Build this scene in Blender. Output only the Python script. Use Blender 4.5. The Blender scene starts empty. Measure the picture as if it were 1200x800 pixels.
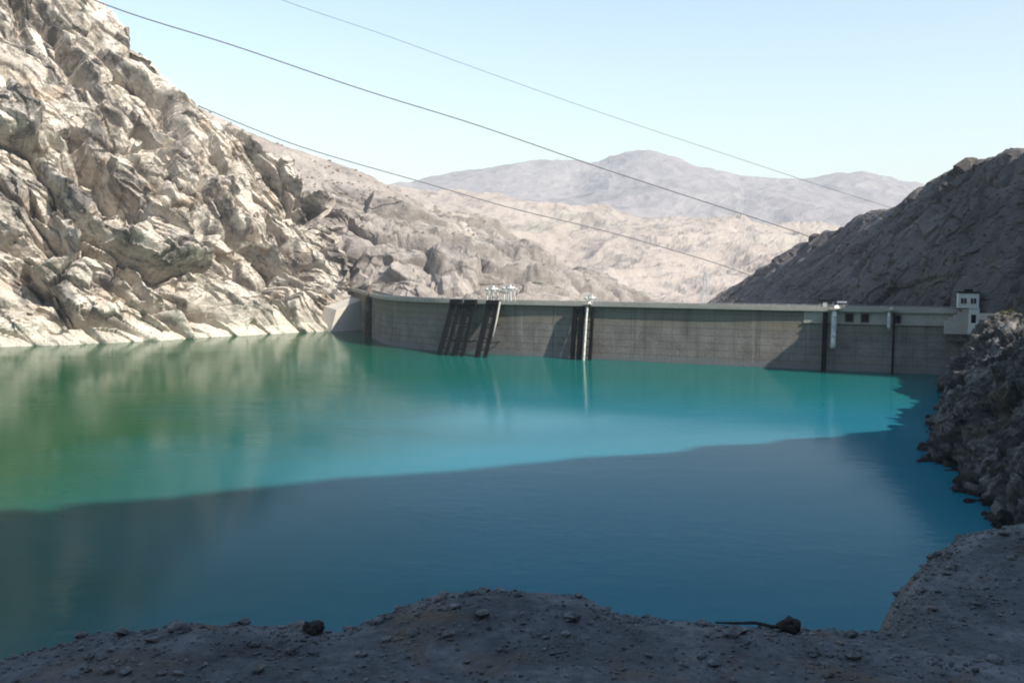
import bpy, bmesh, math, random
import numpy as np
from mathutils import Vector

# ------------------------------------------------------------------ camera, light, exposure
C = bpy.context.scene
COL = C.collection
H = 42.0                      # eye height above the water
F = 1040.0                    # focal length in pixels of a 1200 px wide frame
YH = 308.0                    # horizon row

cam = bpy.data.cameras.new("camera")
cam.sensor_width = 36.0
cam.lens = F / 1200.0 * 36.0
cam.clip_start = 0.2
cam.clip_end = 60000.0
camo = bpy.data.objects.new("camera", cam)
COL.objects.link(camo)
PITCH = math.atan((400.0 - YH) / F)
camo.location = (0, 0, H)
camo.rotation_euler = (math.pi / 2 - PITCH, 0, 0)
C.camera = camo

SUN_EL = math.radians(39.0)
SUN_AZ = math.radians(53.0)   # to the right of straight behind the camera
S = np.array([math.sin(SUN_AZ) * math.cos(SUN_EL), -math.cos(SUN_AZ) * math.cos(SUN_EL), math.sin(SUN_EL)])

world = bpy.data.worlds.new("World")
C.world = world
world.use_nodes = True
wn = world.node_tree.nodes
sky = wn.new('ShaderNodeTexSky')
sky.sky_type = 'NISHITA'
sky.sun_disc = False
sky.sun_elevation = SUN_EL
# Blender's sky: rotation 0 puts the sun at +Y, growing clockwise seen from above
sky.sun_rotation = math.atan2(S[0], S[1])
sky.altitude = 1500
sky.air_density = 1.7
sky.dust_density = 1.2
sky.ozone_density = 1.0
bg = wn['Background']
bg.inputs['Strength'].default_value = 0.12
world.node_tree.links.new(sky.outputs[0], bg.inputs[0])

sl = bpy.data.lights.new("sun", 'SUN')
sl.energy = 5.0
sl.angle = math.radians(0.5)
sl.color = (1.0, 0.93, 0.82)
so = bpy.data.objects.new("sun", sl)
COL.objects.link(so)
so.rotation_euler = Vector(S).to_track_quat('Z', 'Y').to_euler()

C.view_settings.view_transform = 'Standard'
C.view_settings.look = 'None'
C.view_settings.gamma = 1.0
C.view_settings.exposure = 0.84
try:
    C.cycles.use_denoising = True
    C.cycles.max_bounces = 6
    C.cycles.volume_bounces = 0
    C.cycles.filter_width = 1.9
except Exception:
    pass

random.seed(4)
rng = np.random.default_rng(11)

# ------------------------------------------------------------------ helpers
def tag(o, label=None, cat=None, group=None, kind=None):
    if label: o['label'] = label
    if cat: o['category'] = cat
    if group: o['group'] = group
    if kind: o['kind'] = kind
    return o

_cp, _sp = math.cos(PITCH), math.sin(PITCH)
def at(px, py, d):
    """world point on the photograph's ray (px,py) at forward distance y = d"""
    a, b = (px - 600.0) / F, (400.0 - py) / F
    dy, dz = _cp + b * _sp, -_sp + b * _cp
    k = d / dy
    return (a * k, d, H + dz * k)

def water_at(px, py):
    a, b = (px - 600.0) / F, (400.0 - py) / F
    dy, dz = _cp + b * _sp, -_sp + b * _cp
    k = -H / dz
    return (a * k, dy * k, 0.0)

def mesh_np(name, verts, faces, mat=None, smooth=False):
    me = bpy.data.meshes.new(name)
    verts = np.asarray(verts, dtype=np.float32); faces = np.asarray(faces, dtype=np.int32)
    nv, (nf, k) = len(verts), faces.shape
    me.vertices.add(nv); me.vertices.foreach_set('co', verts.ravel())
    me.loops.add(nf * k); me.loops.foreach_set('vertex_index', faces.ravel())
    me.polygons.add(nf)
    me.polygons.foreach_set('loop_start', np.arange(0, nf * k, k, dtype=np.int32))
    me.polygons.foreach_set('loop_total', np.full(nf, k, dtype=np.int32))
    me.polygons.foreach_set('use_smooth', np.full(nf, smooth, dtype=bool))
    me.update(calc_edges=True)
    me.validate()
    if mat: me.materials.append(mat)
    return me

def link(name, me, parent=None):
    o = bpy.data.objects.new(name, me); COL.objects.link(o)
    if parent is not None: o.parent = parent
    return o

def grid_faces(nu, nv):
    i = np.arange(nu * nv).reshape(nu, nv)
    return np.stack([i[:-1, :-1], i[1:, :-1], i[1:, 1:], i[:-1, 1:]], -1).reshape(-1, 4)

# --- numpy noise -------------------------------------------------------------
def _h(ix, iy, iz, seed):
    n = (ix.astype(np.int64) * 374761393 + iy.astype(np.int64) * 668265263 + iz.astype(np.int64) * 2147483647 + seed * 1274126177) & 0xffffffff
    n = ((n ^ (n >> 13)) * 1274126177) & 0xffffffff
    n = ((n ^ (n >> 16)) * 2246822519) & 0xffffffff
    return (n ^ (n >> 15)) & 0xffffffff

_G = rng.normal(size=(256, 3)); _G /= np.linalg.norm(_G, axis=1)[:, None]
def perlin(p, seed=0):
    i = np.floor(p).astype(np.int64); f = p - i
    w = f * f * f * (f * (f * 6 - 15) + 10)
    out = 0
    for dx in (0, 1):
        wx = w[:, 0] if dx else 1 - w[:, 0]
        for dy in (0, 1):
            wy = w[:, 1] if dy else 1 - w[:, 1]
            for dz in (0, 1):
                wz = w[:, 2] if dz else 1 - w[:, 2]
                g = _G[_h(i[:, 0] + dx, i[:, 1] + dy, i[:, 2] + dz, seed) & 255]
                d = g[:, 0] * (f[:, 0] - dx) + g[:, 1] * (f[:, 1] - dy) + g[:, 2] * (f[:, 2] - dz)
                out = out + wx * wy * wz * d
    return out * 1.5

def fbm(p, octv=5, seed=0, gain=0.5, ridged=False):
    a, s, tot = 1.0, 0, 0
    q = p.copy()
    for k in range(octv):
        n = perlin(q, seed + k * 7)
        if ridged: n = 1 - 2 * np.abs(n)
        s = s + a * n; tot += a; a *= gain; q = q * 2.03 + 11.7
    return s / tot

def blocks(p, seed=0, tilt=0.9, soft=0.0):
    """faceted blocks: nearest cell's own offset and tilt, with cracks between"""
    i = np.floor(p).astype(np.int64)
    n = len(p)
    f1 = np.full(n, 9.0); f2 = np.full(n, 9.0); best = np.zeros(n)
    for dx in (-1, 0, 1):
        for dy in (-1, 0, 1):
            for dz in (-1, 0, 1):
                cx, cy, cz = i[:, 0] + dx, i[:, 1] + dy, i[:, 2] + dz
                h = _h(cx, cy, cz, seed)
                ox = cx + (h & 1023) / 1023.0; oy = cy + ((h >> 10) & 1023) / 1023.0; oz = cz + ((h >> 20) & 1023) / 1023.0
                vx, vy, vz = p[:, 0] - ox, p[:, 1] - oy, p[:, 2] - oz
                d = vx * vx + vy * vy + vz * vz
                h2 = _h(cx, cy, cz, seed + 99)
                g = _G[h2 & 255]
                val = ((h2 >> 8) & 1023) / 511.5 - 1.0 + tilt * (g[:, 0] * vx + g[:, 1] * vy + g[:, 2] * vz)
                m = d < f1
                f2 = np.where(m, f1, np.minimum(f2, d)); best = np.where(m, val, best); f1 = np.where(m, d, f1)
    edge = np.sqrt(f2) - np.sqrt(f1)
    if soft: best = best * np.clip(edge / soft, 0, 1) ** .6
    return best, edge

def resample(pts, n):
    pts = np.asarray(pts, float)
    k = len(pts); t = np.linspace(0, k - 1, n)
    # Catmull-Rom through the points
    i = np.clip(np.floor(t).astype(int), 0, k - 2); f = (t - i)[:, None]
    P = lambda j: pts[np.clip(j, 0, k - 1)]
    p0, p1, p2, p3 = P(i - 1), P(i), P(i + 1), P(i + 2)
    return 0.5 * (2 * p1 + (p2 - p0) * f + (2 * p0 - 5 * p1 + 4 * p2 - p3) * f ** 2 + (3 * p1 - p0 - 3 * p2 + p3) * f ** 3)

def normals_grid(P):
    du = np.gradient(P, axis=0); dv = np.gradient(P, axis=1)
    n = np.cross(du, dv); n /= (np.linalg.norm(n, axis=2, keepdims=True) + 1e-9)
    return n

def loft(name, base, crest, nu, nv, mat, disp, profile=1.0, sag=0.0, under=0.06, back=0.35, back_vec=(0, 1, 0), face=(0, -1, 0.5), smooth=False):
    """a hillside between a base line and a crest line, with its far side behind the crest"""
    B, K = resample(base, nu), resample(crest, nu)
    v = np.linspace(-under, 1, nv)[None, :, None]
    B_, K_ = B[:, None, :], K[:, None, :]
    P = B_ + (K_ - B_) * v
    vv = np.clip(v, 0, 1)
    P[:, :, 2:3] += (K_ - B_)[:, :, 2:3] * (np.where(vv > 0, vv, 1e-6) ** profile - vv) * (v > 0)
    nb = max(6, int(nv * back))
    hb = np.linalg.norm(K - B, axis=1)[:, None, None]
    tb = np.linspace(0, 1, nb + 1)[1:][None, :, None]
    bv = np.array(back_vec, float)[None, None, :]
    Q = K_ + bv * hb * tb * 1.0
    Q[:, :, 2:3] -= hb * (0.10 * tb + 0.7 * tb * tb)
    P = np.concatenate([P, Q], axis=1)
    N = normals_grid(P)
    if (N * np.array(face)).sum(2).mean() < 0: N = -N
    # soft normals so displacement does not fold
    flat = P.reshape(-1, 3)
    D = disp(flat, P).reshape(P.shape[0], P.shape[1], 1)
    P = P + N * D
    me = mesh_np(name, P.reshape(-1, 3), grid_faces(P.shape[0], P.shape[1]), mat, smooth)
    o = link(name, me)
    tag(o, kind='structure')
    return o, P

# --- materials ----------------------------------------------------------------
def newmat(name):
    m = bpy.data.materials.new(name); m.use_nodes = True
    nt = m.node_tree
    return m, nt, nt.nodes['Principled BSDF']

def ramp(nt, fac, stops):
    r = nt.nodes.new('ShaderNodeValToRGB')
    els = r.color_ramp.elements
    while len(els) < len(stops): els.new(0.5)
    for e, (p, c) in zip(els, stops):
        e.position = p; e.color = (*c, 1)
    nt.links.new(fac, r.inputs[0])
    return r.outputs[0]

def noise(nt, vec, scale, detail=6, rough=0.6, dist=0.0):
    n = nt.nodes.new('ShaderNodeTexNoise')
    n.inputs['Scale'].default_value = scale; n.inputs['Detail'].default_value = detail
    n.inputs['Roughness'].default_value = rough; n.inputs['Distortion'].default_value = dist
    if vec is not None: nt.links.new(vec, n.inputs['Vector'])
    return n.outputs['Fac']

def mixc(nt, fac, a, b, mode='MIX'):
    m = nt.nodes.new('ShaderNodeMix'); m.data_type = 'RGBA'; m.blend_type = mode
    for s, v in ((0, fac), (6, a), (7, b)):
        if isinstance(v, (int, float)): m.inputs[s].default_value = v
        elif isinstance(v, tuple): m.inputs[s].default_value = (*v, 1)
        else: nt.links.new(v, m.inputs[s])
    return m.outputs[2]

def maprange(nt, val, a, b, c=0.0, d=1.0):
    m = nt.nodes.new('ShaderNodeMapRange')
    m.inputs[1].default_value = a; m.inputs[2].default_value = b; m.inputs[3].default_value = c; m.inputs[4].default_value = d
    nt.links.new(val, m.inputs[0]); return m.outputs[0]

def math_(nt, op, a, b=None):
    m = nt.nodes.new('ShaderNodeMath'); m.operation = op
    for s, v in ((0, a), (1, b)):
        if v is None: continue
        if isinstance(v, (int, float)): m.inputs[s].default_value = v
        else: nt.links.new(v, m.inputs[s])
    return m.outputs[0]

def position(nt):
    return nt.nodes.new('ShaderNodeNewGeometry').outputs['Position']

def mapping(nt, vec, scale=(1, 1, 1), rot=(0, 0, 0)):
    m = nt.nodes.new('ShaderNodeMapping'); m.inputs['Scale'].default_value = scale; m.inputs['Rotation'].default_value = rot
    nt.links.new(vec, m.inputs['Vector']); return m.outputs[0]

def bump(nt, bsdf, h, dist, strength=0.6):
    b = nt.nodes.new('ShaderNodeBump'); b.inputs['Strength'].default_value = strength; b.inputs['Distance'].default_value = dist
    nt.links.new(h, b.inputs['Height']); nt.links.new(b.outputs[0], bsdf.inputs['Normal'])

def rock_mat(name, stops, big, small, ring=None, wet=None, shade_patch=None, patch=None, bump_d=1.0, rough=0.95):
    """big, small: noise frequencies (1/m); ring: (colour, z0, z1) old waterline deposit; patch: (colour, amount)"""
    m, nt, bs = newmat(name)
    pos = position(nt)
    nb = noise(nt, mapping(nt, pos, (1, 1, 1.3), (0.3, 0.5, 0.2)), big, 8, 0.62, 0.6)
    ns = noise(nt, pos, small, 6, 0.7)
    f = math_(nt, 'ADD', math_(nt, 'MULTIPLY', nb, 0.62), math_(nt, 'MULTIPLY', ns, 0.38))
    col = ramp(nt, f, stops)
    if patch:
        pf = maprange(nt, noise(nt, pos, big * 0.7, 5, 0.6, 1.0), 0.55, 0.68)
        col = mixc(nt, math_(nt, 'MULTIPLY', pf, patch[1]), col, patch[0])
    if shade_patch:
        # shade of recesses put into the colour: dark patches with broken edges
        vn = noise(nt, mapping(nt, pos, (1, 1, .7), (0.2, 0.6, 0)), shade_patch[1], 9, 0.68, 0.8)
        col = mixc(nt, math_(nt, 'MULTIPLY', maprange(nt, vn, 0.515, 0.585), shade_patch[2]), col, shade_patch[0])
    if ring:
        sep = nt.nodes.new('ShaderNodeSeparateXYZ'); nt.links.new(pos, sep.inputs[0])
        zz = math_(nt, 'ADD', sep.outputs[2], math_(nt, 'MULTIPLY', math_(nt, 'SUBTRACT', noise(nt, pos, 0.06, 6, 0.6), 0.5), -26.0))
        rf = maprange(nt, zz, ring[2], ring[1])
        col = mixc(nt, math_(nt, 'MULTIPLY', rf, 0.7), col, ring[0])
    if wet:
        sep = nt.nodes.new('ShaderNodeSeparateXYZ'); nt.links.new(pos, sep.inputs[0])
        zz = math_(nt, 'ADD', sep.outputs[2], math_(nt, 'MULTIPLY', math_(nt, 'SUBTRACT', noise(nt, pos, 0.5, 4, 0.6), 0.5), -wet))
        col = mixc(nt, maprange(nt, zz, wet, wet * .4, 0.0, 0.75), col, (.018, .017, .015))
    nt.links.new(col, bs.inputs['Base Color'])
    bs.inputs['Roughness'].default_value = rough
    bs.inputs['Specular IOR Level'].default_value = 0.15
    hb = noise(nt, pos, small * 1.2, 8, 0.72)
    bump(nt, bs, hb, bump_d, 0.8)
    return m

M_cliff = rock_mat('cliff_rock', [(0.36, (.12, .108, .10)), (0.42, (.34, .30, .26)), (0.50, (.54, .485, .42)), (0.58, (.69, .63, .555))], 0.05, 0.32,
                   ring=((.62, .575, .49), 4.0, 15.0), patch=((.42, .29, .18), 0.55), bump_d=2.2, shade_patch=((.085, .08, .078), 0.045, 0.72))
M_ridge = rock_mat('ridge_rock', [(0.34, (.12, .108, .10)), (0.45, (.25, .222, .20)), (0.56, (.35, .312, .28)), (0.68, (.45, .405, .365))], 0.02, 0.14,
                   patch=((.30, .26, .25), 0.6), bump_d=2.5)
M_tan = rock_mat('dry_earth', [(0.30, (.25, .207, .178)), (0.5, (.335, .282, .247)), (0.68, (.40, .345, .31))], 0.004, 0.03, patch=((.36, .34, .28), 0.6), bump_d=4.0)
M_far = rock_mat('far_rock', [(0.3, (.20, .18, .19)), (0.5, (.265, .237, .24)), (0.7, (.33, .30, .29))], 0.0015, 0.012, bump_d=12.0)
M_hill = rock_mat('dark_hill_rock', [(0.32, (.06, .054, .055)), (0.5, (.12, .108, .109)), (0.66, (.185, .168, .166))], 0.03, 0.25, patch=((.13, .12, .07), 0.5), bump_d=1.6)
M_bank = rock_mat('bank_rock', [(0.36, (.02, .018, .017)), (0.47, (.065, .06, .056)), (0.54, (.12, .112, .105)), (0.62, (.26, .245, .23))], 0.09, 0.8, patch=((.13, .11, .055), 0.5), bump_d=0.7, wet=1.4)
M_mount = rock_mat('mountain_rock', [(0.3, (.22, .19, .16)), (0.7, (.38, .33, .28))], 0.02, 0.2, bump_d=1.5)
M_gravel = rock_mat('bank_gravel', [(0.30, (.05, .055, .06)), (0.5, (.12, .13, .14)), (0.68, (.23, .24, .25))], 1.6, 14.0, patch=((.16, .115, .08), 0.7), bump_d=0.04)
M_stone = rock_mat('loose_stone', [(0.34, (.045, .048, .05)), (0.5, (.115, .122, .13)), (0.66, (.27, .275, .27))], 5.0, 40.0, patch=((.26, .19, .14), 0.5), bump_d=0.01)
M_gully_shade = rock_mat('gully_shade_rock', [(0.34, (.05, .04, .035)), (0.5, (.13, .10, .08)), (0.64, (.26, .21, .17))], 0.1, 0.5, bump_d=1.0)  # added rock, dark stops carry the shade of the gully
M_boulder = rock_mat('dark_boulder', [(0.35, (.014, .014, .015)), (0.65, (.075, .07, .066))], 4.0, 30.0, bump_d=0.02)
M_pale = rock_mat('pale_boulder', [(0.3, (.35, .33, .31)), (0.7, (.60, .58, .55))], 0.8, 4.0, bump_d=0.2)

def concrete(name, c0, c1, lines=False, streak=0.5):
    m, nt, bs = newmat(name)
    pos = position(nt)
    n1 = noise(nt, pos, 0.12, 7, 0.65); n2 = noise(nt, pos, 1.1, 5, 0.6)
    f = math_(nt, 'ADD', math_(nt, 'MULTIPLY', n1, 0.7), math_(nt, 'MULTIPLY', n2, 0.3))
    col = ramp(nt, f, [(0.32, c0), (0.68, c1)])
    if lines:
        sep = nt.nodes.new('ShaderNodeSeparateXYZ'); nt.links.new(pos, sep.inputs[0])
        z = sep.outputs[2]
        # weathered olive-brown upper wall, grey-mauve lower wall where the water has stood
        zn = math_(nt, 'ADD', z, math_(nt, 'MULTIPLY', math_(nt, 'SUBTRACT', noise(nt, pos, 0.05, 4), 0.5), 5.0))
        up = maprange(nt, zn, 13.5, 17.5)
        col = mixc(nt, math_(nt, 'MULTIPLY', up, 0.6), col, (.19, .165, .12))
        # pour joints every 3 m
        w = math_(nt, 'FRACT', math_(nt, 'MULTIPLY', z, 1 / 3.0))
        j = maprange(nt, math_(nt, 'ABSOLUTE', math_(nt, 'SUBTRACT', w, 0.5)), 0.40, 0.5)
        col = mixc(nt, math_(nt, 'MULTIPLY', j, 0.45), col, (.055, .05, .045))
        uv = nt.nodes.new('ShaderNodeUVMap').outputs[0]
        su = nt.nodes.new('ShaderNodeSeparateXYZ'); nt.links.new(uv, su.inputs[0])
        wv = math_(nt, 'FRACT', math_(nt, 'MULTIPLY', su.outputs[0], 1 / 18.0))
        jv = maprange(nt, math_(nt, 'ABSOLUTE', math_(nt, 'SUBTRACT', wv, 0.5)), 0.485, 0.5)
        col = mixc(nt, math_(nt, 'MULTIPLY', jv, 0.5), col, (.06, .055, .05))
        # run-off stains, long in z
        st = noise(nt, mapping(nt, uv, (0.45, 0.018, 1)), 1.0, 5, 0.7)
        col = mixc(nt, math_(nt, 'MULTIPLY', maprange(nt, st, 0.52, 0.70), streak), col, (.06, .056, .05))
        st2 = noise(nt, mapping(nt, uv, (0.3, 0.012, 1)), 1.3, 5, 0.7)
        col = mixc(nt, math_(nt, 'MULTIPLY', maprange(nt, st2, 0.60, 0.72), 0.35), col, (.46, .44, .42))
        # slim damp pale deposit just above the water
        col = mixc(nt, maprange(nt, zn, 2.8, 1.6, 0.0, 0.6), col, (.17, .18, .20))
    nt.links.new(col, bs.inputs['Base Color'])
    bs.inputs['Roughness'].default_value = 0.9; bs.inputs['Specular IOR Level'].default_value = 0.2
    bump(nt, bs, n2, 0.25, 0.5)
    return m

M_dam = concrete('dam_concrete', (.12, .108, .098), (.28, .255, .235), True)
M_crest = concrete('crest_concrete', (.30, .28, .24), (.42, .40, .355))
M_apron = concrete('pale_concrete', (.36, .33, .28), (.50, .46, .39))
M_white = concrete('white_paint', (.48, .48, .45), (.72, .72, .69))

def simple(name, c, rough=0.6, metal=0.0, nscale=2.0, var=0.35):
    m, nt, bs = newmat(name)
    pos = position(nt)
    n = noise(nt, pos, nscale, 5, 0.65)
    a = tuple(x * (1 - var) for x in c); b = tuple(min(1, x * (1 + var)) for x in c)
    nt.links.new(ramp(nt, n, [(0.3, a), (0.7, b)]), bs.inputs['Base Color'])
    bs.inputs['Roughness'].default_value = rough; bs.inputs['Metallic'].default_value = metal
    if rough > .85: bs.inputs['Specular IOR Level'].default_value = 0.08
    return m
M_pipe = simple('weathered_white_paint', (.58, .58, .55), .7, nscale=.5)
M_steel = simple('dark_steel', (.007, .008, .009), 0.9)
M_greysteel = simple('galvanised_steel', (.42, .43, .44), 0.55)
M_cable = simple('cable_metal', (.10, .10, .11), 0.5)
M_glass = simple('dark_glass', (.02, .025, .03), 0.15)
M_asphalt = simple('asphalt', (.055, .055, .055), 0.9)
M_scrub = simple('scrub_leaf', (.075, .075, .03), 0.8, nscale=0.6, var=0.6)
M_dryscrub = simple('dry_scrub_leaf', (.17, .115, .06), 0.9, nscale=0.5, var=0.5)

# ------------------------------------------------------------------ structure
# ---- left cliff: a steep rock wall with slabs dipping down to the right
e1 = np.array([.78, .63, 0]); e3 = np.array([.55, -.68, .48]); e3 /= np.linalg.norm(e3)
e2 = np.cross(e3, e1); e2 /= np.linalg.norm(e2); e1 = np.cross(e2, e3)
ca, sa = math.cos(math.radians(-42)), math.sin(math.radians(-42))
A1 = ca * e1 + sa * e2; A2 = -sa * e1 + ca * e2
def strata(p, la, lb, lc):
    return np.stack([p @ A1 / la, p @ A2 / lb, p @ e3 / lc], -1)

cd_, sd_ = math.cos(math.radians(-68)), math.sin(math.radians(-68))
DA1 = cd_ * e1 + sd_ * e2; DA2 = -sd_ * e1 + cd_ * e2
CLIFF_DENTS = [(np.array(at(103, 225, 515)), 38, 15, 40), (np.array(at(60, 62, 545)), 30, 15, 38), (np.array(at(8, 50, 545)), 16, 9, 20), (np.array(at(20, 345, 470)), 16, 9, 18), (np.array(at(190, 215, 545)), 20, 7, 12), (np.array(at(330, 250, 575)), 12, 6, 12),
               (np.array(at(290, 345, 540)), 10, 6, 16), (np.array(at(92, 118, 545)), 13, 7, 18), (np.array(at(150, 340, 490)), 14, 5, 14), (np.array(at(40, 270, 490)), 18, 6, 16), (np.array(at(255, 175, 570)), 12, 4, 12), (np.array(at(375, 290, 570)), 9, 5, 14)]
def cliff_disp(p, P):
    warp = np.stack([fbm(p / 40, 3, 5), fbm(p / 40, 3, 15), fbm(p / 40, 3, 25)], -1) * 3.5
    q = p + warp
    b1, c1 = blocks(strata(q, 85, 32, 70), 1, 2.2)
    b2, c2 = blocks(strata(q, 34, 10, 26), 2, 1.7)
    b3, c3 = blocks(strata(q, 13, 4.4, 10), 3, 1.6)
    b4, c4 = blocks(strata(q, 4.6, 2.4, 4.5), 4, 1.0)
    crack = lambda c, w: -np.exp(-(c / w) ** 2)
    d = fbm(p / 110, 3, 40) * 18 + b1 * 9.0 + b2 * 3.9 + b3 * 1.6 + b4 * 0.65
    d += crack(c1, .04) * 9 + crack(c2, .035) * 2.2
    d += fbm(p / 9, 5, 60, 0.6, True) * 0.8
    # open joints running down the slabs
    for la, lb, w, dep, sd in ((95, 30, .065, 19, 201), (55, 17, .065, 10, 202)):
        g = perlin(strata(q, la, lb, 80), sd)
        d -= dep * np.exp(-(g / w) ** 2) * np.clip(perlin(p / 45, sd + 9) * 2.5 + .55, 0, 1)
    damp = np.clip(p[:, 2] / 14, 0.25, 1)
    # the deep recesses in the face: (centre, half length along the slabs, half width, depth)
    for c, la, lb, dep in CLIFF_DENTS:
        a_, b_ = (p - c) @ DA1 / la, (p - c) @ DA2 / lb
        a_ = a_ + 0.45 * fbm(p / 14, 3, 77); b_ = b_ + 0.5 * fbm(p / 12, 4, 78)
        d -= dep * np.clip((b_ + 1) / 2, 0, 1) ** .8 * np.clip((1 - b_) / .08, 0, 1) * np.clip((1 - np.abs(a_)) / .3, 0, 1)
    return d * damp * (1 - .5 * np.clip((p[:, 2] - 100) / 80, 0, 1))

cb = [(-300, 410), (-120, 408), (0, 406), (90, 404), (170, 400), (240, 396), (300, 392), (340, 389.5), (375, 388), (400, 387), (414, 386), (421, 386)]
cliff_base = [water_at(*c) for c in cb]
cliff_crest = [at(-300, -640, 545), at(-60, -330, 570), at(40, -115, 580), at(118, 10, 585), at(185, 65, 590), at(243, 130, 600), at(300, 183, 605), at(345, 217, 606), at(380, 258, 606), at(410, 300, 600), at(424, 338, 592), at(428, 368, 585)]
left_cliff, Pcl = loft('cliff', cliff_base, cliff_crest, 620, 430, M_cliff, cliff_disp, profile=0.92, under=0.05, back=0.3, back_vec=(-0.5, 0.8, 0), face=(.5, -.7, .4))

# ---- brown ridge behind it, running down behind the dam
def ridge_disp(p, P):
    q = p + np.stack([fbm(p / 60, 3, 6), fbm(p / 60, 3, 16), fbm(p / 60, 3, 26)], -1) * 14
    b1, c1 = blocks(strata(q, 70, 38, 60), 21, 1.6, .10)
    b2, c2 = blocks(strata(q, 26, 14, 24), 22, 1.5, .12)
    b3, c3 = blocks(strata(q, 9, 6, 9), 23, 1.3, .15)
    low = np.clip((120 - p[:, 2]) / 60, 0.12, 1)
    return fbm(p / 150, 3, 41) * 14 + (b1 * 8 + b2 * 3.6 + b3 * 1.3 - np.exp(-(c1 / .06) ** 2) * 4) * low + fbm(p / 12, 3, 61, 0.55, True) * 1.2

r_base = [(-260, 600, 60), (-170, 610, 20), (-118, 610, 8), (-80, 560, 10), (-40, 520, 8), (0, 500, 4), (40, 510, 0), (80, 560, -10), (130, 680, -25), (200, 900, -45)]
r_crest = [at(120, 90, 700), at(230, 128, 700), at(315, 163, 720), at(385, 187, 740), at(445, 212, 770), at(500, 240, 800), at(548, 258, 820), at(610, 290, 850), at(690, 330, 900), at(755, 358, 980)]
ridge, Prg = loft('rocky_ridge', r_base, r_crest, 760, 380, M_ridge, ridge_disp, profile=0.9, back_vec=(0, 1, 0))

# ---- tan valley slopes beyond the dam
def mid_disp(p, P):
    return fbm(p / 420, 5, 80, 0.5, True) * 55 + fbm(p / 90, 4, 81, 0.55, True) * 12 - 20
m_base = [(-900, 1300, 30), (-400, 1200, 0), (-100, 1100, -15), (150, 1100, -25), (400, 1150, -20), (800, 1300, 0), (1300, 1500, 60)]
m_crest = [at(300, 200, 2400), at(480, 225, 2400), at(580, 238, 2350), at(680, 252, 2350), at(790, 258, 2400), at(920, 272, 2500), at(1100, 290, 2700)]
mid, Pm = loft('valley_slope', m_base, m_crest, 300, 160, M_tan, mid_disp, profile=1.05)

def far_disp(p, P):
    return fbm(p / 1500, 5, 90, 0.45, True) * 120 + fbm(p / 260, 4, 91, 0.5, True) * 24 - 14
f_base = [(-3800, 3400, 0), (-1500, 3300, 0), (-600, 3200, -20), (200, 3200, -20), (1000, 3300, -10), (2200, 3400, 0), (4200, 3600, 0)]
f_crest = [at(100, 250, 6200), at(380, 240, 6200), at(520, 214, 6200), at(640, 204, 6100), at(700, 205, 6100), at(765, 192, 6000), at(860, 210, 6100), at(1000, 215, 6200), at(1070, 228, 6300), at(1300, 240, 6400)]
far, Pf = loft('far_mountains', f_base, f_crest, 420, 170, M_far, far_disp, profile=1.1)

# ---- right hill: its face turned away from the sun
def hill_disp(p, P):
    q = p + np.stack([fbm(p / 50, 3, 7), fbm(p / 50, 3, 17), fbm(p / 50, 3, 27)], -1) * 9
    b1, c1 = blocks(q / np.array([30, 22, 40.]), 31, 1.0)
    b2, c2 = blocks(q / np.array([10, 8, 14.]), 32, 1.0)
    b3, c3 = blocks(q / np.array([4, 3.4, 5.]), 33, 1.0)
    return fbm(p / 90, 3, 42) * 5 + b1 * 1.8 + b2 * 0.8 + b3 * 0.35 - np.exp(-(c1 / .05) ** 2) * 1.2 + fbm(p / 6, 4, 62, 0.6, True) * 0.4 + 3.0 * fbm(p * np.array([.012, .05, .012]), 3, 64, 0.5, True)
sk = [(820, 372), (845, 356), (870, 337), (900, 318), (940, 290), (980, 271), (1040, 248), (1100, 222), (1150, 200), (1200, 180), (1290, 158)]
h_crest = [at(a, b, 200.0 * F / (a - 600) if a < 1250 else 285) for a, b in sk]
h_base = [(165, 950, -40), (140, 860, -40), (115, 770, -40), (108, 690, -40), (106, 610, -30), (110, 545, -25), (120, 470, -15), (134, 410, 0), (150, 378, 8), (166, 350, 12), (178, 300, 20)]
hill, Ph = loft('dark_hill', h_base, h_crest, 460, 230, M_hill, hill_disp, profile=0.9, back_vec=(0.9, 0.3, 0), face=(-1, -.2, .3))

# ---- right bank and the mountain behind the camera (one height function)
SH = np.array([(-700, 95), (-120, 75), (-50, 70), (0, 68), (50, 80), (70, 108), (79, 140), (85, 165), (92, 185), (97, 201), (113, 232), (131, 266), (146, 295), (158, 318), (166, 331), (182, 352)], float)
# the spur and the mountain behind the camera: their crest lies where its shadow reaches the line seen on the water
_B = np.array([195., 77., 0]) / math.hypot(195, 77)
_N = np.cross(_B, S)
shade_z = lambda x, y: -(_N[0] * (x - 109) + _N[1] * (y - 227)) / _N[2]
RD = [(205, 346, 84), (226, 300, 92), (240, 276, 80), (246, 250, 40), (236, 205, 24)]
RD += [(x, y, shade_z(x, y)) for x, y in ((212, 160), (232, 50), (222, -60), (150, -150), (0, -200), (-150, -250), (-330, -310), (-700, -420))]
RD = np.array(RD, float)

def near_poly(x, y, L):
    best = np.full(x.shape, 1e9); par = np.zeros_like(best); sgn = np.ones_like(best)
    for k in range(len(L) - 1):
        ax, ay = L[k][:2]; bx, by = L[k + 1][:2]
        dx, dy = bx - ax, by - ay; l2 = dx * dx + dy * dy
        t = np.clip(((x - ax) * dx + (y - ay) * dy) / l2, 0, 1)
        d = np.hypot(x - ax - t * dx, y - ay - t * dy)
        cr = dx * (y - ay) - dy * (x - ax)
        m = d < best
        best = np.where(m, d, best); par = np.where(m, k + t, par); sgn = np.where(m, np.sign(cr), sgn)
    return best, par, sgn

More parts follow.
